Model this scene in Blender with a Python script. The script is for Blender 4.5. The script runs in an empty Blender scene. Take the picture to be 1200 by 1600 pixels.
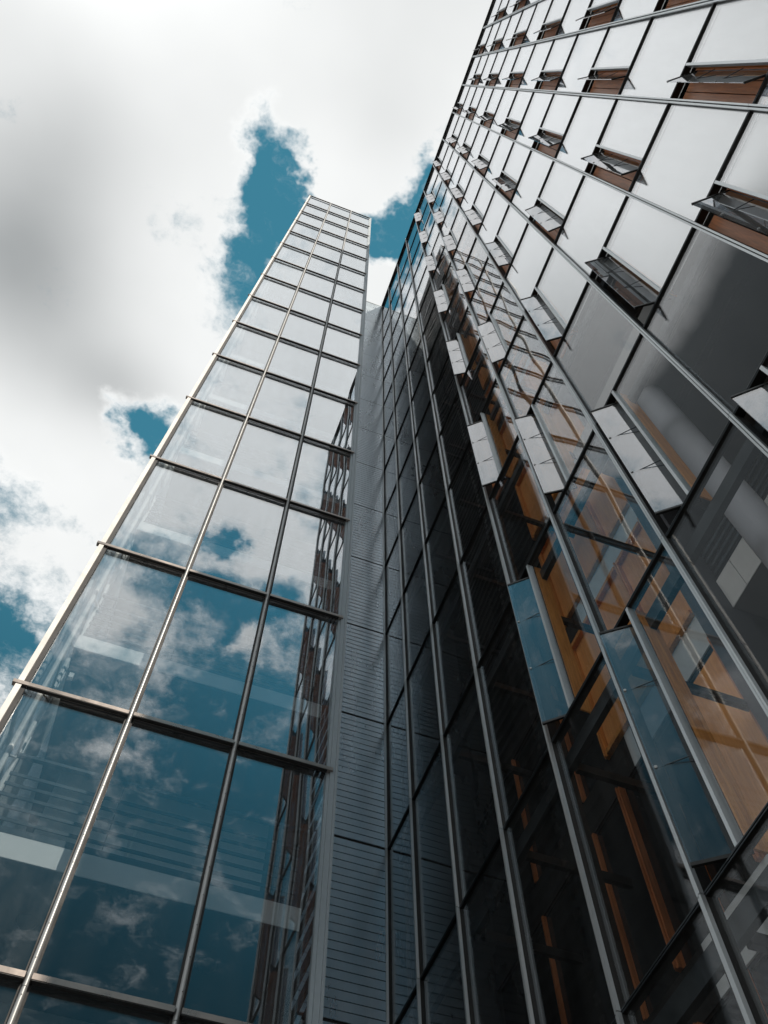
import bpy, math, random
from mathutils import Vector, Matrix
random.seed(11)
S = bpy.context.scene
C = S.collection

# ------------------------------------------------------------------ camera
F_PX = 1430.387
RIGHT = Vector((0.93946912, -0.34260824, -0.00416718))
DOWN = Vector((0.30798089, 0.84972207, -0.42792543))
FWD = Vector((0.15015172, 0.40073932, 0.90380444))
cd = bpy.data.cameras.new('camera')
cd.sensor_fit = 'VERTICAL'; cd.sensor_height = 24.0; cd.lens = 24.0 * F_PX / 1600.0
cd.clip_start = 0.05; cd.clip_end = 6000
cam = bpy.data.objects.new('camera', cd); C.objects.link(cam)
cam.matrix_world = Matrix(((RIGHT.x, -DOWN.x, -FWD.x, 0), (RIGHT.y, -DOWN.y, -FWD.y, 0),
                           (RIGHT.z, -DOWN.z, -FWD.z, 0), (0, 0, 0, 1)))
S.camera = cam

# ------------------------------------------------------------------ light
SUN_AZ = math.atan2(0.322, -1.0)          # clockwise from +Y
SUN_EL = math.radians(45)
sl = bpy.data.lights.new('sun', 'SUN'); sl.energy = 4.8; sl.angle = math.radians(0.5); sl.color = (1.0, 0.90, 0.78)
sun = bpy.data.objects.new('sun', sl); C.objects.link(sun)
to_sun = Vector((math.sin(SUN_AZ) * math.cos(SUN_EL), math.cos(SUN_AZ) * math.cos(SUN_EL), math.sin(SUN_EL)))
sun.rotation_euler = to_sun.to_track_quat('Z', 'Y').to_euler()

S.view_settings.view_transform = 'Standard'; S.view_settings.look = 'None'
S.view_settings.gamma = 1.0; S.view_settings.exposure = 0.0
S.render.engine = 'CYCLES'
S.cycles.max_bounces = 14; S.cycles.transparent_max_bounces = 40
S.cycles.glossy_bounces = 6; S.cycles.diffuse_bounces = 4
S.cycles.caustics_reflective = False; S.cycles.caustics_refractive = False
S.cycles.use_denoising = True


class NT:
    """small helper to write node graphs"""
    def __init__(self, tree):
        self.t = tree; self.n = tree.nodes; self.l = tree.links
    def put(self, sock, v):
        if v is None: return
        if hasattr(v, 'node'): self.l.new(v, sock)
        else: sock.default_value = v
    def math(self, op, a, b=None, c=None, clamp=False):
        n = self.n.new('ShaderNodeMath'); n.operation = op; n.use_clamp = clamp
        self.put(n.inputs[0], a); self.put(n.inputs[1], b); self.put(n.inputs[2], c)
        return n.outputs[0]
    def vec(self, op, a, b=None):
        n = self.n.new('ShaderNodeVectorMath'); n.operation = op
        self.put(n.inputs[0], a); self.put(n.inputs[1], b)
        return n.outputs['Value'] if op in ('DOT_PRODUCT', 'LENGTH') else n.outputs[0]
    def noise(self, v, scale, detail=4, rough=0.55, dist=0.0):
        n = self.n.new('ShaderNodeTexNoise'); self.put(n.inputs['Vector'], v)
        n.inputs['Scale'].default_value = scale; n.inputs['Detail'].default_value = detail
        n.inputs['Roughness'].default_value = rough; n.inputs['Distortion'].default_value = dist
        return n.outputs['Fac'], n.outputs['Color']
    def mapr(self, v, a, b, c=0.0, d=1.0, smooth=False):
        n = self.n.new('ShaderNodeMapRange'); n.clamp = True
        if smooth: n.interpolation_type = 'SMOOTHSTEP'
        self.put(n.inputs[0], v); n.inputs[1].default_value = a; n.inputs[2].default_value = b
        self.put(n.inputs[3], c); self.put(n.inputs[4], d)
        return n.outputs[0]
    def mix(self, f, a, b):
        n = self.n.new('ShaderNodeMix'); n.data_type = 'RGBA'
        self.put(n.inputs[0], f); self.put(n.inputs[6], a); self.put(n.inputs[7], b)
        return n.outputs[2]


# ------------------------------------------------------------------ world: blue sky with a broken cloud layer
W = bpy.data.worlds.new('World'); S.world = W; W.use_nodes = True
wt = NT(W.node_tree); wt.n.clear()
out = wt.n.new('ShaderNodeOutputWorld'); bg = wt.n.new('ShaderNodeBackground')
bg.inputs['Strength'].default_value = 0.1
wt.l.new(bg.outputs[0], out.inputs[0])
sky = wt.n.new('ShaderNodeTexSky'); sky.sky_type = 'NISHITA'; sky.sun_disc = False
sky.sun_elevation = SUN_EL; sky.sun_rotation = SUN_AZ
tc = wt.n.new('ShaderNodeTexCoord')
sep = wt.n.new('ShaderNodeSeparateXYZ'); wt.l.new(tc.outputs['Generated'], sep.inputs[0])
zz = wt.math('MAXIMUM', sep.outputs[2], 0.06)
comb = wt.n.new('ShaderNodeCombineXYZ')
wt.put(comb.inputs[0], wt.math('DIVIDE', sep.outputs[0], zz)); wt.put(comb.inputs[1], wt.math('DIVIDE', sep.outputs[1], zz))
uv = comb.outputs[0]                        # position on a flat cloud layer
w1 = wt.vec('SUBTRACT', wt.noise(uv, 9.0, 5, 0.6)[1], (0.5, 0.5, 0.5))
w2 = wt.n.new('ShaderNodeVectorMath'); w2.operation = 'SCALE'; wt.put(w2.inputs[0], w1); w2.inputs['Scale'].default_value = 0.16
uvd = wt.vec('ADD', uv, w2.outputs[0])
def blob(c, r, amp, ang=0.0):
    d = wt.vec('SUBTRACT', uvd, (c[0], c[1], 0))
    if ang:
        ca, sa = math.cos(ang), math.sin(ang)
        p = wt.vec('DOT_PRODUCT', d, (ca / r[0], sa / r[0], 0)); q = wt.vec('DOT_PRODUCT', d, (-sa / r[1], ca / r[1], 0))
        e = wt.math('ADD', wt.math('MULTIPLY', p, p), wt.math('MULTIPLY', q, q))
    else:
        d = wt.vec('MULTIPLY', d, (1 / r[0], 1 / r[1], 0)); e = wt.vec('DOT_PRODUCT', d, d)
    return wt.math('MULTIPLY', wt.math('POWER', 2.71828, wt.math('MULTIPLY', e, -1.0)), amp)
def total(bl, start):
    s = start
    for b in bl: s = wt.math('ADD', s, blob(*b))
    return s
HOLES = [((-0.074, 0.108), (0.034, 0.046), -1.0), ((-0.072, 0.20), (0.034, 0.065), -1.0),
         ((0.02, 0.150), (0.11, 0.030), -1.0), ((0.085, 0.09), (0.030, 0.07), -0.9),
         ((-0.125, 0.45), (0.040, 0.040), -0.9), ((-0.27, 0.57), (0.05, 0.045), -0.6),
         ((-0.20, 0.80), (0.20, 0.09), -0.75), ((-0.36, 0.72), (0.12, 0.06), -0.5), ((0.3, 0.55), (0.25, 0.30), -0.7),
         ((0.02, -1.24), (0.75, 0.54), -1.45), ((-0.52, -0.74), (0.17, 0.26), -1.1), ((-0.50, -0.40), (0.15, 0.14), -1.25), ((-0.005, -0.545), (0.016, 0.018), -0.9),
         ((0.05, -0.64), (0.10, 0.035), -0.45), ((-0.08, -0.60), (0.04, 0.03), -0.4)]
PUFFS = [((0.06, 0.215), (0.10, 0.035), 0.9), ((0.03, 0.02), (0.07, 0.065), 0.35), ((-0.02, -0.90), (0.09, 0.05), 0.55),
         ((0.175, -1.17), (0.035, 0.06), 0.75), ((0.07, -0.70), (0.03, 0.03), 0.6), ((0.17, -1.36), (0.05, 0.03), 0.5),
         ((-0.11, -0.69), (0.05, 0.035), 0.45), ((-1.95, 0.2), (1.0, 1.6), 0.8), ((-0.012, 0.085), (0.040, 0.034), 0.75)]  # the widest one is an unseen cloud bank, added to light the timber
HOLES = [(c, r, 1.16 * a_) for c, r, a_ in HOLES]
fine = wt.noise(uv, 7.0, 9, 0.62)[0]
cover = total(HOLES + PUFFS, 0.93)
cover = wt.math('ADD', cover, wt.math('MULTIPLY', wt.math('SUBTRACT', fine, 0.5), 2.2))
cover = wt.math('ADD', cover, wt.math('MULTIPLY', wt.math('SUBTRACT', wt.noise(uvd, 16.0, 7, 0.65)[0], 0.5), 0.9))
dens = wt.mapr(cover, 0.10, 0.75, smooth=True)
veil = wt.mapr(wt.noise(uvd, 11.0, 8, 0.66)[0], 0.50, 0.78, 0.0, 0.42, True)
dens = wt.math('MAXIMUM', dens, veil)
thick = wt.mapr(wt.math('ADD', total(HOLES + PUFFS, 0.90), wt.math('MULTIPLY', wt.math('SUBTRACT', fine, 0.5), 0.7)), 0.30, 0.80, smooth=True)
GREYS = [((-0.30, 0.31), (0.10, 0.12), 0.55), ((-0.36, 0.20), (0.10, 0.10), 0.05), ((-0.17, 0.40), (0.07, 0.05), 0.30), ((-0.27, 0.16), (0.06, 0.06), 0.12),
          ((0.02, 0.03), (0.06, 0.05), 0.14), ((-0.27, -0.04), (0.12, 0.09), -0.25)]
def soft(c, r, amp):
    d = wt.vec('MULTIPLY', wt.vec('SUBTRACT', uv, (c[0], c[1], 0)), (1 / r[0], 1 / r[1], 0))
    return wt.math('MULTIPLY', wt.math('POWER', 2.71828, wt.math('MULTIPLY', wt.vec('DOT_PRODUCT', d, d), -1.0)), amp)
sx = wt.n.new('ShaderNodeSeparateXYZ'); wt.l.new(wt.vec('ADD', uv, wt.vec('MULTIPLY', w1, (0.05, 0.05, 0))), sx.inputs[0])
bank = wt.math('MULTIPLY', wt.mapr(sx.outputs[0], -0.425, -0.37, 0.9, 0.0, True), wt.mapr(sx.outputs[0], -1.2, -0.9, 0.0, 1.0, True))
bank = wt.math('MULTIPLY', bank, wt.mapr(sx.outputs[1], -0.10, 0.03, 0.0, 1.0, True))       # a heavy grey bank out to the left
grey = wt.math('ADD', bank, 0.13)
for q in GREYS: grey = wt.math('ADD', grey, soft(*q))
grey = wt.math('ADD', grey, wt.math('MULTIPLY', wt.math('SUBTRACT', wt.noise(uv, 3.0, 4, 0.45)[0], 0.5), 0.55))
grey = wt.math('MULTIPLY', wt.mapr(grey, 0.0, 1.0), thick)
cloud = wt.mix(grey, (10.0, 10.15, 10.1, 1), (1.6, 1.8, 1.9, 1))
tint = wt.n.new('ShaderNodeMix'); tint.data_type = 'RGBA'; tint.blend_type = 'MULTIPLY'; tint.inputs[0].default_value = 1.0
bw = wt.n.new('ShaderNodeRGBToBW'); wt.l.new(sky.outputs[0], bw.inputs[0])
lum = wt.math('MULTIPLY', wt.math('MULTIPLY', wt.math('POWER', bw.outputs[0], 0.15), 1.75), wt.mapr(sep.outputs[2], 0.55, 0.93, 0.30, 1.0, True))          # even out the brightening towards the horizon
wt.l.new(lum, tint.inputs[6]); tint.inputs[7].default_value = (0.27, 1.20, 1.74, 1)
wt.l.new(wt.mix(dens, tint.outputs[2], cloud), bg.inputs['Color'])


# ------------------------------------------------------------------ materials
def newmat(name):
    m = bpy.data.materials.new(name); m.use_nodes = True
    t = NT(m.node_tree)
    return m, t, m.node_tree.nodes['Principled BSDF']

def plain(name, col, rough=0.5, metal=0.0, var=0.12, scale=3.0, bump=0.0, streak=None):
    """procedural surface: base colour broken up by two scales of noise, uneven gloss"""
    m, t, b = newmat(name)
    co = t.n.new('ShaderNodeTexCoord').outputs['Object']
    v = co if streak is None else t.vec('MULTIPLY', co, streak)
    f = t.noise(v, scale, 6, 0.6)[0]; g = t.noise(co, scale * 9, 3)[0]
    k = t.math('ADD', t.math('MULTIPLY', f, 0.75), t.math('MULTIPLY', g, 0.25))
    k = t.mapr(k, 0.3, 0.7)
    lo = tuple(c * (1 - var) for c in col) + (1,); hi = tuple(min(1, c * (1 + var)) for c in col) + (1,)
    t.put(b.inputs['Base Color'], t.mix(k, lo, hi))
    t.put(b.inputs['Roughness'], t.mapr(f, 0.3, 0.7, rough * 0.82, min(1, rough * 1.2)))
    b.inputs['Metallic'].default_value = metal
    if bump:
        bn = t.n.new('ShaderNodeBump'); bn.inputs['Strength'].default_value = bump; bn.inputs['Distance'].default_value = 0.01
        t.put(bn.inputs['Height'], g); t.l.new(bn.outputs[0], b.inputs['Normal'])
    return m

def glass(name, tint, f0, power, gtint=(1, 1, 1), dirt=0.03):
    """coated architectural glass: clear body, coating that reflects more towards grazing angles, a thin film of dust"""
    m = bpy.data.materials.new(name); m.use_nodes = True
    t = NT(m.node_tree); t.n.clear()
    o = t.n.new('ShaderNodeOutputMaterial')
    lw = t.n.new('ShaderNodeLayerWeight'); lw.inputs['Blend'].default_value = 0.5
    r = t.math('POWER', lw.outputs['Facing'], power)
    r = t.math('ADD', t.math('MULTIPLY', r, 1 - f0), f0, clamp=True)
    tr = t.n.new('ShaderNodeBsdfTransparent'); tr.inputs[0].default_value = tint + (1,)
    gl = t.n.new('ShaderNodeBsdfGlossy'); gl.inputs['Roughness'].default_value = 0.0; gl.inputs['Color'].default_value = gtint + (1,)
    mx = t.n.new('ShaderNodeMixShader'); t.put(mx.inputs[0], r); t.l.new(tr.outputs[0], mx.inputs[1]); t.l.new(gl.outputs[0], mx.inputs[2])
    df = t.n.new('ShaderNodeBsdfDiffuse'); df.inputs[0].default_value = (0.45, 0.47, 0.47, 1)
    co = t.n.new('ShaderNodeTexCoord').outputs['Object']
    nz = t.noise(t.vec('MULTIPLY', co, (3.0, 3.0, 0.5)), 1.6, 6, 0.65)[0]
    m2 = t.n.new('ShaderNodeMixShader'); t.put(m2.inputs[0], t.mapr(nz, 0.35, 0.8, dirt * 0.3, dirt * 1.6))
    t.l.new(mx.outputs[0], m2.inputs[1]); t.l.new(df.outputs[0], m2.inputs[2])
    t.l.new(m2.outputs[0], o.inputs[0])
    return m

def wood(name, col, var=0.35, rough=0.45):
    m, t, b = newmat(name)
    co = t.n.new('ShaderNodeTexCoord').outputs['Object']
    f = t.noise(t.vec('MULTIPLY', co, (14, 14, 0.8)), 2.2, 7, 0.6, 0.4)[0]
    lo = tuple(c * (1 - var) for c in col) + (1,); hi = tuple(min(1, c * (1 + var)) for c in col) + (1,)
    t.put(b.inputs['Base Color'], t.mix(t.mapr(f, 0.3, 0.72), lo, hi)); b.inputs['Roughness'].default_value = rough
    return m

M = dict(
    tower_glass=glass('tower_glass', (0.88, 0.92, 0.94), 0.10, 1.6, (0.96, 0.98, 1.0)),
    block_glass=glass('block_glass', (0.96, 0.965, 0.965), 0.035, 4.9, (0.97, 0.98, 1.0), 0.015),
    blind_backed_glass=glass('blind_backed_glass', (0.95, 0.96, 0.96), 0.06, 2.7, (0.97, 0.98, 1.0), 0.015),
    sash_glass=glass('sash_glass', (0.56, 0.63, 0.68), 0.07, 2.0, (0.88, 0.87, 0.88), 0.12),
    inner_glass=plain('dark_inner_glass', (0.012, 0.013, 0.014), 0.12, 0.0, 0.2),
    steel=plain('brushed_steel', (0.36, 0.37, 0.37), 0.50, 0.60, 0.10, 2.0, 0.0, (1, 1, 0.15)),
    trim=plain('pale_trim', (0.72, 0.71, 0.68), 0.45, 0.15, 0.07),
    mullion=plain('mullion_aluminium', (0.60, 0.64, 0.66), 0.36, 0.55, 0.10, 2.0, 0.0, (1, 1, 0.2)),
    jamb=plain('jamb_metal', (0.33, 0.375, 0.405), 0.42, 0.35, 0.08, 2.0, 0.0, (1, 1, 0.2)),
    bronze=plain('bronze_metal', (0.35, 0.305, 0.275), 0.30, 0.85, 0.15),
    dark=plain('dark_metal', (0.022, 0.021, 0.020), 0.40, 0.4, 0.25),
    gasket=plain('black_gasket', (0.012, 0.012, 0.012), 0.6, 0.0, 0.2),
    fascia=plain('white_fascia', (0.78, 0.78, 0.76), 0.55, 0.0, 0.05),
    ceiling=plain('painted_ceiling', (0.10, 0.11, 0.118), 0.75, 0.0, 0.05, 1.0),
    soffit=plain('plaster_soffit', (0.27, 0.265, 0.26), 0.8, 0.0, 0.05, 1.2),
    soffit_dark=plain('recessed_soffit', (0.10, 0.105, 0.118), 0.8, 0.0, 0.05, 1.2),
    wall=plain('inner_wall', (0.55, 0.57, 0.58), 0.7, 0.0, 0.06, 0.8),
    door=plain('pale_door', (0.70, 0.73, 0.73), 0.5, 0.0, 0.05),
    rail=plain('rail_steel', (0.045, 0.055, 0.062), 0.35, 0.6, 0.12),
    concrete=plain('column_concrete', (0.52, 0.53, 0.57), 0.7, 0.0, 0.08, 2.5, 0.15),
    clad=plain('metal_cladding', (0.54, 0.62, 0.68), 0.27, 0.85, 0.14, 0.7, 0.0, (1, 1, 0.25)),
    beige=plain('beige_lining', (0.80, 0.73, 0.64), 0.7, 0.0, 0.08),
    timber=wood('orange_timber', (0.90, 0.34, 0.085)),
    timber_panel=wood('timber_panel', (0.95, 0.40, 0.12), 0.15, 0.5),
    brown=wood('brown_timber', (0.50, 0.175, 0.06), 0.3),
    blind=plain('roller_blind', (0.86, 0.86, 0.85), 0.85, 0.0, 0.04, 0.8),
    lens=plain('lamp_lens', (0.36, 0.37, 0.37), 0.25, 0.0, 0.1),
    roof=plain('roof_membrane', (0.18, 0.18, 0.18), 0.85),
    paving=None,
)


# ------------------------------------------------------------------ mesh helpers
class MB:
    def __init__(self): self.v = []; self.f = []
    def quad(self, *p):
        n = len(self.v); self.v += [tuple(q) for q in p]; self.f.append(tuple(range(n, n + len(p)))); return self
    def box(self, x0, x1, y0, y1, z0, z1):
        n = len(self.v)
        self.v += [(x0, y0, z0), (x1, y0, z0), (x1, y1, z0), (x0, y1, z0), (x0, y0, z1), (x1, y0, z1), (x1, y1, z1), (x0, y1, z1)]
        self.f += [tuple(n + i for i in q) for q in ((0, 3, 2, 1), (4, 5, 6, 7), (0, 1, 5, 4), (1, 2, 6, 5), (2, 3, 7, 6), (3, 0, 4, 7))]
        return self
    def plate(self, a, b, z0, z1, th):
        """upright plate between plan points a and b, th thick"""
        d = Vector((b[0] - a[0], b[1] - a[1])).normalized(); nx, ny = -d.y * th / 2, d.x * th / 2
        n = len(self.v); P = [(a[0] - nx, a[1] - ny), (b[0] - nx, b[1] - ny), (b[0] + nx, b[1] + ny), (a[0] + nx, a[1] + ny)]
        self.v += [(p[0], p[1], z0) for p in P] + [(p[0], p[1], z1) for p in P]
        self.f += [tuple(n + i for i in q) for q in ((0, 3, 2, 1), (4, 5, 6, 7), (0, 1, 5, 4), (1, 2, 6, 5), (2, 3, 7, 6), (3, 0, 4, 7))]
        return self
    def rod(self, p, q, r, n=10):
        p, q = Vector(p), Vector(q); d = (q - p).normalized()
        u = d.orthogonal().normalized(); w = d.cross(u); b = len(self.v)
        for c in (p, q):
            for i in range(n):
                t = 2 * math.pi * i / n; self.v.append(tuple(c + (u * math.cos(t) + w * math.sin(t)) * r))
        for i in range(n): self.f.append((b + i, b + (i + 1) % n, b + n + (i + 1) % n, b + n + i))
        self.f.append(tuple(b + i for i in reversed(range(n)))); self.f.append(tuple(b + n + i for i in range(n)))
        return self
    def lathe(self, c, prof, n=24):
        b = len(self.v)
        for r, z in prof:
            for i in range(n):
                t = 2 * math.pi * i / n; self.v.append((c[0] + r * math.cos(t), c[1] + r * math.sin(t), c[2] + z))
        for k in range(len(prof) - 1):
            for i in range(n):
                self.f.append((b + k * n + i, b + k * n + (i + 1) % n, b + (k + 1) * n + (i + 1) % n, b + (k + 1) * n + i))
        self.f.append(tuple(b + i for i in range(n))); e = b + (len(prof) - 1) * n
        self.f.append(tuple(e + i for i in range(n)))
        return self
    def profile(self, pts, z0, z1):
        """vertical extrusion of a closed plan outline"""
        n = len(pts); b = len(self.v)
        self.v += [(x, y, z0) for x, y in pts] + [(x, y, z1) for x, y in pts]
        for i in range(n): self.f.append((b + i, b + (i + 1) % n, b + n + (i + 1) % n, b + n + i))
        self.f.append(tuple(b + i for i in reversed(range(n)))); self.f.append(tuple(b + n + i for i in range(n)))
        return self
    def build(self, name, mat, parent=None, smooth=False):
        me = bpy.data.meshes.new(name); me.from_pydata(self.v, [], self.f); me.update()
        me.materials.append(mat)
        if smooth:
            for p in me.polygons: p.use_smooth = True
        o = bpy.data.objects.new(name, me); C.objects.link(o)
        if parent is not None:
            o.parent = parent
        return o

def thing(name, label, cat, group=None):
    o = bpy.data.objects.new(name, None); C.objects.link(o)
    o['label'] = label; o['category'] = cat
    if group: o['group'] = group
    return o

def pane_mesh(mb, P, n, th, bulge, tilt=0.0, nu=7, nv=14):
    """one sheet of glass: slightly bowed faces, th thick. P(u,v) -> point on the glazing plane, n = outward normal"""
    n = Vector(n); b = len(mb.v); tx, ty = random.gauss(0, tilt), random.gauss(0, tilt)
    k = random.choice((-1, 1)) * bulge * random.uniform(0.5, 1.2); ph = random.uniform(0, 6.28); kw = bulge * random.uniform(0.1, 0.4)
    for side in (0, 1):
        for j in range(nv + 1):
            for i in range(nu + 1):
                u, v = i / nu, j / nv
                h = k * (1 - (2 * u - 1) ** 2) * (1 - (2 * v - 1) ** 4) + kw * math.sin(v * 9 + ph) * (1 - (2 * u - 1) ** 2) + tx * (u - .5) + ty * (v - .5)
                mb.v.append(tuple(Vector(P(u, v)) + n * (h - side * th)))
    N = (nu + 1) * (nv + 1)
    for j in range(nv):
        for i in range(nu):
            a = b + j * (nu + 1) + i
            q = (a, a + 1, a + nu + 2, a + nu + 1)
            mb.f.append(q); mb.f.append(tuple(x + N for x in reversed(q)))

def screen_area(P):
    """rough size in the photograph of a four cornered panel (cropped to the frame)"""
    q = []
    for p in P:
        p = Vector(p); z = p.dot(FWD)
        if z < 0.3: return 0.0
        q.append((600 + F_PX * p.dot(RIGHT) / z, 800 + F_PX * p.dot(DOWN) / z))
    xs = [min(1200, max(0, a)) for a, _ in q]; ys = [min(1600, max(0, b)) for _, b in q]
    if max(xs) - min(xs) < 0.5 or max(ys) - min(ys) < 0.5: return 0.0
    cl = list(zip(xs, ys))
    return abs(sum(cl[i][0] * cl[(i + 1) % 4][1] - cl[(i + 1) % 4][0] * cl[i][1] for i in range(4))) / 2


# ------------------------------------------------------------------ ground
GZ = -1.80
m, t, b = newmat('paving')
co = t.n.new('ShaderNodeTexCoord').outputs['Object']
br = t.n.new('ShaderNodeTexBrick'); t.put(br.inputs['Vector'], co)
br.inputs['Scale'].default_value = 1.6; br.inputs['Mortar Size'].default_value = 0.012
br.inputs['Color1'].default_value = (0.11, 0.108, 0.104, 1); br.inputs['Color2'].default_value = (0.085, 0.085, 0.083, 1); br.inputs['Mortar'].default_value = (0.035, 0.035, 0.035, 1)
t.put(b.inputs['Base Color'], t.mix(t.mapr(t.noise(co, 0.6, 6)[0], 0.3, 0.7, 0.0, 0.5), br.outputs['Color'], (0.06, 0.06, 0.059, 1)))
b.inputs['Roughness'].default_value = 0.75
M['paving'] = m
g = MB(); R = 3000.0
g.f.append(tuple(range(48))); g.v += [(R * math.cos(i * math.pi / 24), R * math.sin(i * math.pi / 24), GZ) for i in range(48)]
pav = g.build('pavement', M['paving']); pav['kind'] = 'structure'

# ------------------------------------------------------------------ the slim glass tower
TX0, TW, TY = -1.7818, 1.3219, 7.6603
TX1 = TX0 + 3 * TW; TTOP = 59.4203; TBACK = 12.0
trow = [TTOP - 3.6 * k for k in range(18)]
tx = [TX0 + TW * i for i in range(4)]
tower = thing('glass_tower', 'slim three-bay glass tower with steel grid and balconies inside, beside the louvred wall', 'glass tower')
for i in range(3):
    for k in range(17):
        z1, z0 = trow[k] - 0.03, max(trow[k + 1] + 0.03, GZ)
        mb = MB(); x0, x1 = tx[i] + 0.02, tx[i + 1] - 0.02
        if i == 2: x1 = TX1 - 0.13
        pane_mesh(mb, lambda u, v: (x0 + (x1 - x0) * u, TY, z0 + (z1 - z0) * v), (0, -1, 0), 0.014, 0.0014, 0.002)
        mb.build('window_pane', M['tower_glass'], tower, True)
def half_round(cx, y, r, depth, z0, z1, mb):
    pts = [(cx - r, y), ] + [(cx - r * math.cos(a), y - depth * 0.35 - depth * 0.65 * math.sin(a)) for a in [math.pi * i / 10 for i in range(11)]] + [(cx + r, y)]
    mb.profile(pts, z0, z1)
for i in (1, 2):
    mb = MB()
    for k in range(17):                       # cover caps come in storey lengths with a hairline joint
        half_round(tx[i], TY - 0.016, 0.026, 0.062, max(GZ, trow[k + 1] - 0.10 + 0.006), trow[k] - 0.10, mb)
    half_round(tx[i], TY - 0.016, 0.026, 0.062, trow[0] - 0.094, trow[0] + 0.32, mb)
    mu = mb.build('mullion', M['steel'], tower)
    sc = MB()
    for q in range(int((trow[9] - GZ) / 0.36)):
        z = GZ + 0.2 + q * 0.36
        sc.rod((tx[i], TY - 0.077, z), (tx[i], TY - 0.081, z), 0.0055, 6)
    s = sc.build('screw_row', M['gasket'], mu)
    st = MB().box(tx[i] - 0.05, tx[i] + 0.05, TY - 0.0155, TY - 0.010, GZ, trow[0]).build('gasket', M['gasket'], mu)
# left corner post: pale flange outside, dark slot, then the glass
mb = MB().box(TX0 - 0.070, TX0 + 0.0, TY - 0.075, TY - 0.004, GZ, TTOP)
mb.build('corner_post', M['trim'], tower)
MB().box(TX0 + 0.001, TX0 + 0.055, TY - 0.05, TY - 0.02, GZ, TTOP - 0.01).build('post_gasket', M['gasket'], tower)
# right jamb, ribbed
mb = MB(); xr = TX1
mb.box(xr - 0.125, xr - 0.09, TY - 0.03, TY + 0.05, GZ, TTOP); mb.box(xr - 0.088, xr - 0.03, TY - 0.06, TY + 0.05, GZ, TTOP); mb.box(xr - 0.028, xr, TY - 0.09, TY + 0.05, GZ, TTOP)
mb.build('edge_jamb', M['jamb'], tower)
for k in range(17):
    z = trow[k]
    top = k == 0
    mb = MB(); xs = [TX0 - 0.115] + [tx[1] - 0.031, tx[1] + 0.031, tx[2] - 0.031, tx[2] + 0.031] + [TX1 - 0.06]
    for a, c in ((0, 1), (2, 3), (4, 5)):
        mb.box(xs[a], xs[c], TY - 0.084, TY - 0.017, z - 0.029, z + 0.029)
    tr = mb.build('transom', M['bronze'], tower)
    mb = MB()
    for a, c in ((0, 1), (2, 3), (4, 5)):
        mb.box(max(xs[a], TX0 + 0.06) + 0.004, min(xs[c], TX1 - 0.13) - 0.004, TY - 0.080, TY - 0.03, z - 0.040, z - 0.0295)
    mb.build('drip_rail', M['gasket'], tr)
# storeys inside: slab with white edge, ceiling, railing, downlights, lift wall with door
YF = 7.985
for j in range(-2, 15):
    zt = 7.172 + 3.6 * j; zb = zt - 0.29
    if zb < GZ + 0.1 or zt > TTOP - 0.6: continue
    sl_ = MB().box(-1.53, 1.98, YF + 0.012, TBACK - 0.25, zb + 0.012, zt).build('floor_slab', M['ceiling'], tower)
    MB().box(-1.535, 1.985, YF, YF + 0.011, zb, zt + 0.004).build('slab_edge', M['fascia'], sl_)
    for lx in (-0.76, 1.19):
        dl = MB().lathe((lx, 8.82, zb + 0.012), [(0.115, 0.0), (0.12, -0.012), (0.10, -0.03), (0.085, -0.055), (0.045, -0.08), (0.01, -0.088)], 20)
        d = dl.build('downlight', M['rail'], sl_, True)
    
    rl = MB()
    for h in (0.225, 0.395, 0.555, 0.715, 0.872):
        rl.box(-1.50, 1.97, YF + 0.04, YF + 0.055, zt + h - 0.022, zt + h + 0.022)
    rl.box(-1.52, 1.98, YF + 0.02, YF + 0.075, zt + 1.14, zt + 1.18)
    for px in (-1.48, -0.25, 0.9, 1.95):
        rl.box(px - 0.005, px + 0.005, YF + 0.055, YF + 0.09, zt + 0.001, zt + 1.139)
    rl.box(-1.50, 1.97, YF + 0.03, YF + 0.045, zt + 0.02, zt + 0.12)
    rl.build('railing', M['rail'], tower)
    dr = MB().box(-0.42, -0.02, 10.15, 10.185, zt + 0.002, zt + 2.35); dr.build('lift_door', M['door'], tower)
    MB().box(0.02, 0.05, 10.14, 10.185, zt + 0.002, zt + 2.6).build('door_frame', M['trim'], tower)
MB().box(-1.25, 2.0, 10.19, 10.30, GZ, TTOP - 0.9).build('lift_wall', M['wall'], tower)
# the glazed flank on the open side, with white lattice bracing behind it
fl = MB()
for k in range(17):
    fl.box(TX0 - 0.012, TX0, TY + 0.02, TBACK - 0.02, max(GZ, trow[k + 1] + 0.05), trow[k] - 0.05)
fl.build('side_glazing', M['tower_glass'], tower)
ft = MB()
for k in range(17): ft.box(TX0 - 0.05, TX0 + 0.02, TY + 0.02, TBACK, trow[k] - 0.045, trow[k] + 0.045)
for y in (9.1, 10.55, TBACK - 0.03): ft.box(TX0 - 0.05, TX0 - 0.013, y - 0.03, y + 0.03, GZ, TTOP - 0.05)
ft.build('side_frame', M['mullion'], tower)
lt = MB()
for k in range(17):
    z0, z1 = max(GZ, trow[k + 1]), trow[k]
    lt.rod((TX0 + 0.13, 8.15, z0), (TX0 + 0.13, 8.15, z1), 0.035, 8); lt.rod((TX0 + 0.13, 8.75, z0), (TX0 + 0.13, 8.75, z1), 0.035, 8)
    n = 6
    for q in range(n):
        za, zb_ = z0 + (z1 - z0) * q / n, z0 + (z1 - z0) * (q + 1) / n
        lt.rod((TX0 + 0.13, 8.15 if q % 2 else 8.75, za), (TX0 + 0.13, 8.75 if q % 2 else 8.15, zb_), 0.018, 6)
lt.build('lattice_brace', M['fascia'], tower)
MB().box(TX0 + 0.10, TX0 + 0.16, 8.86, 9.9, GZ, TTOP - 1).build('brace_panel', M['door'], tower)
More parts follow.
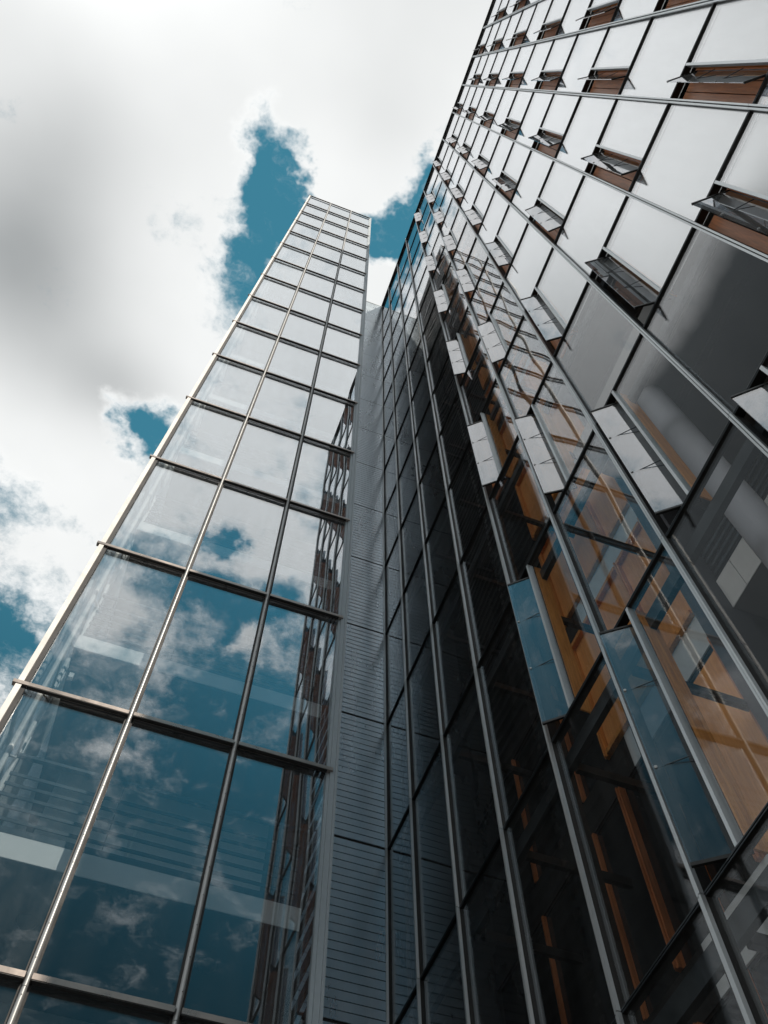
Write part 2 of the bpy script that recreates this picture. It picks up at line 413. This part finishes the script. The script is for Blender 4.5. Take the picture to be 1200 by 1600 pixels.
MB().box(-1.42, -1.36, 8.02, 8.08, 9.90, 9.99).build('security_camera', M['fascia'], tower)
# the flank facing the office block: black horizontal blades over a lining, beige above, black below as painted-in shade
sb = MB(); zq = GZ + 0.2
while zq < TTOP - 0.15:
    sb.box(TX1 - 0.032, TX1 - 0.005, TY + 0.06, TBACK - 0.02, zq, zq + 0.15); zq += 0.36
sb.build('louvre_blades', M['dark'], tower)
sp = MB()
for y in (TY + 0.10, 9.2, 10.6, TBACK - 0.09): sp.box(TX1 - 0.09, TX1 - 0.034, y - 0.035, y + 0.035, GZ, TTOP - 0.05)
sp.build('louvre_posts', M['dark'], tower)
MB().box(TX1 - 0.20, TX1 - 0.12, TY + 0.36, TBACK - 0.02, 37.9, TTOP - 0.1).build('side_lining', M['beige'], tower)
MB().box(TX1 - 0.27, TX1 - 0.2, TY + 0.36, TBACK - 0.02, GZ, 37.88).build('side_lining', M['gasket'], tower)  # black sheet puts the lower storeys' shade into the colour
MB().box(TX0, TX1, TBACK - 0.018, TBACK + 0.1, GZ, TTOP - 0.06).build('rear_wall', M['wall'], tower)
MB().box(TX0 + 0.06, TX1 - 0.3, TY + 0.06, TBACK - 0.03, TTOP - 0.5, TTOP - 0.12).build('roof', M['roof'], tower)

# ------------------------------------------------------------------ the wall of metal boards between tower and block
AX = 4.5201; YC = 12.0035; RTOP = 56.8123
lw_ = thing('louvred_wall', 'narrow wall of grey horizontal metal boards in the corner between tower and office block', 'clad wall')
rrow = [12.5482 + 3.6 * k for k in range(-4, 13)]
mb = MB(); gap = MB()
zs = [GZ] + [r for r in rrow if r > GZ + 0.3] + [RTOP]
for a, c in zip(zs[:-1], zs[1:]):
    n = max(1, round((c - a) / 0.1715)); h = (c - a - 0.045) / n
    for q in range(n):
        z0 = a + 0.0225 + q * h
        e = 0.0055
        # each board leans out a touch towards its lower edge
        x0, x1 = TX1 + 0.02, AX + 0.02
        y0, y1 = YC - 0.016 - random.uniform(0, 0.0012), YC - 0.010
        v = len(mb.v)
        mb.v += [(x0, y0, z0 + e), (x1, y0, z0 + e), (x1, y1, z0 + h - e), (x0, y1, z0 + h - e), (x0, YC, z0 + e), (x1, YC, z0 + e), (x1, YC, z0 + h - e), (x0, YC, z0 + h - e)]
        mb.f += [tuple(v + i for i in f) for f in ((0, 1, 2, 3), (0, 4, 5, 1), (3, 2, 6, 7))]
mb.build('boards', M['clad'], lw_)
MB().box(TX1 + 0.01, AX + 0.3, YC + 0.001, YC + 0.3, GZ, RTOP - 0.02).build('backing', M['gasket'], lw_)
MB().box(TX1 + 0.005, AX + 0.3, YC - 0.03, YC + 0.31, RTOP - 0.015, RTOP + 0.04).build('coping', M['mullion'], lw_)

# ------------------------------------------------------------------ the office block
block = thing('office_block', 'tall office block with a grid of panes and rows of swung-open narrow windows', 'office building')
NB = 13
my = [YC] + [10.7442 - 1.5039 * i for i in range(NB)]           # mullion lines, corner first
YEND = my[-1]
zl = [GZ] + [r for r in rrow if r > GZ + 0.3] + [RTOP]
kidx = [-4] + [k for k, r in zip(range(-4, 13), rrow) if r > GZ + 0.3]      # row number of the cell's lower edge
JW = 0.57
cells = []
for mI in range(NB):
    for a, c, k in zip(zl[:-1], zl[1:], kidx):
        casement = mI >= 4 and (mI - k) % 2 == 1 and -3 < k < 12
        y1, y0 = my[mI] - 0.03, my[mI + 1] + 0.03
        if casement: y1 = my[mI] - JW - 0.02
        cells.append((mI, k, casement, y0, y1, a + 0.02, c - 0.02))
key = lambda c: screen_area(((AX, c[3], c[5]), (AX, c[4], c[5]), (AX, c[4], c[6]), (AX, c[3], c[6])))
order = sorted(cells, key=key, reverse=True)
rest = MB()
def has_blind(mI, k): return mI >= 6 and k >= 7 - mI or mI == 5 and k >= 8
rest_b = MB(); n_own = 0
for n, c in enumerate(order):
    mI, k, cs, y0, y1, z0, z1 = c
    mb = MB() if n < 99 else (rest_b if has_blind(mI, k) else rest)
    pane_mesh(mb, lambda u, v: (AX, y1 + (y0 - y1) * u, z0 + (z1 - z0) * v), (-1, 0, 0), 0.014, 0.0022, 0.003, 7, 14)
    if n < 99: mb.build('window_pane', M['blind_backed_glass' if has_blind(mI, k) else 'block_glass'], block, True)
bl = {}
for (mI, k, cs, y0, y1, z0, z1) in cells:
    if has_blind(mI, k):
        bl.setdefault(k, MB()).box(AX + 0.105, AX + 0.108, y0 + 0.0, y1 - 0.0, z0 + 0.01, z1 - 0.02)
for k, mb in bl.items(): mb.build('roller_blinds', M['blind'], block)
rest.f += [tuple(i + len(rest.v) for i in f) for f in rest_b.f]; nf = len(rest.f) - len(rest_b.f); rest.v += rest_b.v
o = rest.build('window_panes', M['block_glass'], block, True); o['kind'] = 'stuff'
o.data.materials.append(M['blind_backed_glass'])
for p in o.data.polygons:
    if p.index >= nf: p.material_index = 1
# mullions: a black base with two pale ribs
for i, y in enumerate(my):
    base = MB().box(AX - 0.03, AX + 0.09, y - 0.034, y + 0.034, GZ, RTOP).build('mullion', M['gasket'], block)
    rb = MB()
    zz_ = [GZ] + zl[1:-1] + [RTOP + (0.5 if 0 < i < 5 else 0.06)]
    for a, c in zip(zz_[:-1], zz_[1:]):
        rb.box(AX - 0.075, AX - 0.031, y - 0.032, y - 0.008, a + 0.006, c - 0.006)
        rb.box(AX - 0.060, AX - 0.031, y + 0.006, y + 0.032, a + 0.006, c - 0.006)
    rb.build('mullion_rib', M['mullion'], base)
for z in zl[1:]:
    tr = MB(); rr = MB()
    for i in range(NB):
        y1, y0 = my[i] - 0.036, my[i + 1] + 0.036
        tr.box(AX - 0.020, AX + 0.08, y0, y1, z - 0.020, z + 0.020)
        rr.box(AX - 0.032, AX - 0.021, y0, y1, z + 0.004, z + 0.017); rr.box(AX - 0.028, AX - 0.021, y0, y1, z - 0.017, z - 0.006)
    t_ = tr.build('transom', M['dark'], block); rr.build('transom_rib', M['bronze'] if z > 1e9 else M['rail'], t_)
# the swung-open narrow windows
for (mI, k, cs, y0, y1, z0, z1) in cells:
    if not cs: continue
    ym = my[mI]
    hinge = Vector((AX - 0.0, ym - 0.41)); d = Vector((-0.215, 0.165)).normalized()
    op = random.uniform(-0.12, 0.10); d = Vector((d.x * math.cos(op) - d.y * math.sin(op), d.x * math.sin(op) + d.y * math.cos(op)))
    pout, pin = hinge + d * 0.30, hinge - d * 0.20
    za, zb = z0 + 0.02, z1 - 0.13
    fr = MB()
    fr.plate(pout, pin, za, za + 0.035, 0.03); fr.plate(pout, pin, zb - 0.03, zb, 0.03)
    fr.plate(pin + d * 0.018, pin, za + 0.001, zb - 0.001, 0.026)
    f = fr.build('casement_window', M['dark'], block)
    e = d * 0.006
    MB().plate(pout, pin, za + 0.036, zb - 0.031, 0.010).build('sash_pane', M['sash_glass'], f)
    MB().box(AX - 0.035, AX + 0.06, ym - JW - 0.018, ym - JW + 0.022, z0, z1).build('jamb', M['mullion'], f)
    for q in (0.34, 0.68):
        zq = za + (zb - za) * q; pp = hinge + d * 0.27
        s_ = Vector((-d.y, d.x)) * 0.014
        MB().rod((pp.x - s_.x, pp.y - s_.y, zq), (AX + 0.06, ym - JW + 0.05, zq), 0.006, 6).build('stay_arm', M['rail'], f)
        MB().rod((pp.x - s_.x, pp.y - s_.y, zq), (pp.x + s_.x, pp.y + s_.y, zq), 0.017, 10).build('glass_bolt', M['steel'], f)
    MB().box(AX + 0.09, AX + 0.28, ym - JW - 0.02, ym - JW - 0.001, z0, z1).build('reveal', M['timber'], f)
    if k >= 1 or (mI >= 8 and k >= -1):
        bk = MB()
        for q in range(3): bk.box(AX + 0.14, AX + 0.17, ym - JW + 0.01 + q * 0.18, ym - JW + 0.175 + q * 0.18, z0 + 0.05, z1 - 0.05)
        bk.build('shutter', M['brown'], f)

# inside the block
XIN = 6.37
for k in range(-3, 13):                                        # maintenance walkway beams just behind the glass
    z = 12.5482 + 3.6 * k
    MB().box(AX + 0.16, AX + 0.24, YEND + 0.1, YC - 0.1, z - 0.36, z - 0.14).build('walkway_beam', M['rail'], block)
YS = 4.24
for j in range(-2, 13):
    zt = 10.77 + 3.6 * j; zb = zt - 0.66
    if zb < GZ + 0.2 or zt > RTOP - 0.4: continue
    low = j <= 0
    xe = XIN if low else 5.0
    # rooms on the camera side of the partition: slab with soffit
    s = MB()
    if low: s.box(xe + 0.012, 13.5, YEND + 0.15, YS - 0.01, zb, zt)
    else:
        s.box(xe, 5.26, YEND + 0.15, YS - 0.01, zb, zt); s.box(5.26, 5.40, YEND + 0.15, YS - 0.01, zb + 0.05, zt)
        s.box(5.70, 5.96, YEND + 0.15, YS - 0.01, zb + 0.09, zt); s.box(5.40, 5.70, YEND + 0.15, YS - 0.01, zb + 0.03, zt)
        s.box(5.96, 6.06, YEND + 0.15, YS - 0.01, zb + 0.04, zt); s.box(6.068, 13.5, YEND + 0.15, YS - 0.01, zb, zt)
    so = s.build('floor_slab', M['soffit'], block)
    if low:
        e = MB()
        y = YS - 0.012
        while y > YEND + 0.6:
            e.box(XIN, XIN + 0.011, y - 0.355, y - 0.004, zb - 0.003, zt + 0.004); y -= 0.36
        e.build('slab_edge', M['fascia'], so)
        rl = MB()
        for h in (0.16, 0.33, 0.50, 0.67, 0.84, 1.05): rl.box(XIN + 0.03, XIN + 0.06, YEND + 0.2, YS - 0.02, zt + h, zt + h + 0.065)
        for q in range(8): rl.box(XIN + 0.062, XIN + 0.085, YS - 0.3 - q * 1.4, YS - 0.25 - q * 1.4, zt + 0.003, zt + 1.1)
        rl.build('railing', M['rail'], block)
    # timber-framed inner windows beyond the partition
    s2 = MB().box(XIN + 0.014, 13.5, YS + 0.46, YC - 0.05, zb, zt).build('floor_slab', M['ceiling'], block)
    MB().box(XIN - 0.01, XIN + 0.013, YS + 0.47, 7.0, zb - 0.003, zt + 0.004).build('slab_edge', M['door'], s2)
    MB().box(XIN - 0.005, XIN + 0.013, 7.001, YC - 0.06, zb - 0.003, zt + 0.004).build('slab_edge', M['gasket'], s2)
    tf = MB(); tp = MB(); z0, z1 = zt + 0.005, zb + 3.6 - 0.005
    ys = [YS + 0.50 + 0.0] + [5.65 + 0.90 * q for q in range(7)]
    thin = MB()
    for q, y in enumerate(ys):
        if y > 7.5:
            if j <= 0 and q % 2 == 0: thin.box(XIN - 0.03, XIN + 0.04, y - 0.022, y + 0.022, z0, z1)
            continue
        tf.box(XIN - 0.07, XIN + 0.04, y - 0.04, y + 0.04, z0, z1); tf.box(XIN - 0.10, XIN - 0.071, y - 0.014, y + 0.014, z0, z1)
    for q in range(3):
        for zr in ((z0 + 0.05, z1 - 0.08) if j >= 0 else ()): tf.box(XIN - 0.09, XIN + 0.03, ys[q] + 0.047, ys[q + 1] - 0.047, zr - 0.045, zr + 0.045)
        if j >= 0 or (j == -1 and q == 0): tp.box(XIN + 0.00, XIN + 0.02, ys[q] + 0.047, ys[q + 1] - 0.047, z0 + 0.10, z1 - 0.13)
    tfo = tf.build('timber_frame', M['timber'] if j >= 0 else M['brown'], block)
    if thin.v: thin.build('timber_post', M['brown'], tfo)
    if tp.v: tp.build('timber_panel', M['timber_panel'], tfo)
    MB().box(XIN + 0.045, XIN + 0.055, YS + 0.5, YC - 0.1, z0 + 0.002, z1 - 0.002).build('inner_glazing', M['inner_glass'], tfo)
for k in range(-3, 6):                                         # dark bars and posts added to imitate the tower grid's reflection
    bq = MB(); z = 12.5482 + 3.6 * k - 0.30
    for y in my[2:6]: bq.box(AX + 0.245, XIN - 0.11, y - 0.035, y + 0.035, z - 0.09, z + 0.04)
    bq.build('mirror_grid_bars', M['dark'], block)
for y in (my[3] - 0.76, my[4] - 0.76): MB().box(5.16, 5.24, y - 0.05, y + 0.05, GZ, 30.0).build('mirror_grid_post', M['dark'], block)  # added dark posts, standing in for mirrored tower mullions
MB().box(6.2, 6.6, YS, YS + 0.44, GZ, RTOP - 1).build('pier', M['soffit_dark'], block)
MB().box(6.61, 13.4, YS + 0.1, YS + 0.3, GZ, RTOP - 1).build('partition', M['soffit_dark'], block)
for y in (2.80, -1.70, -6.2):
    MB().lathe((5.53, y, GZ), [(0.215, 0), (0.215, 13.70 - GZ - 0.02), (0.20, 13.70 - GZ)], 40).build('column', M['concrete'], block, False)
MB().box(13.5, 13.7, YEND, YC + 0.5, GZ, RTOP - 0.2).build('rear_wall', M['dark'], block)
MB().box(AX + 0.10, 13.7, YEND - 0.12, YEND - 0.02, GZ, RTOP - 0.1).build('end_wall', M['clad'], block)
MB().box(AX + 0.12, 13.49, YEND, YC + 0.1, RTOP - 0.55, RTOP - 0.05).build('roof', M['roof'], block)
MB().box(AX + 0.35, 13.7, YC - 0.04, YC + 0.5, GZ, RTOP - 0.1).build('party_wall', M['gasket'], block)
MB().box(AX - 0.085, AX + 0.3, YEND - 0.1, YC - 0.05, RTOP + 0.032, RTOP + 0.06).build('coping', M['dark'], block)
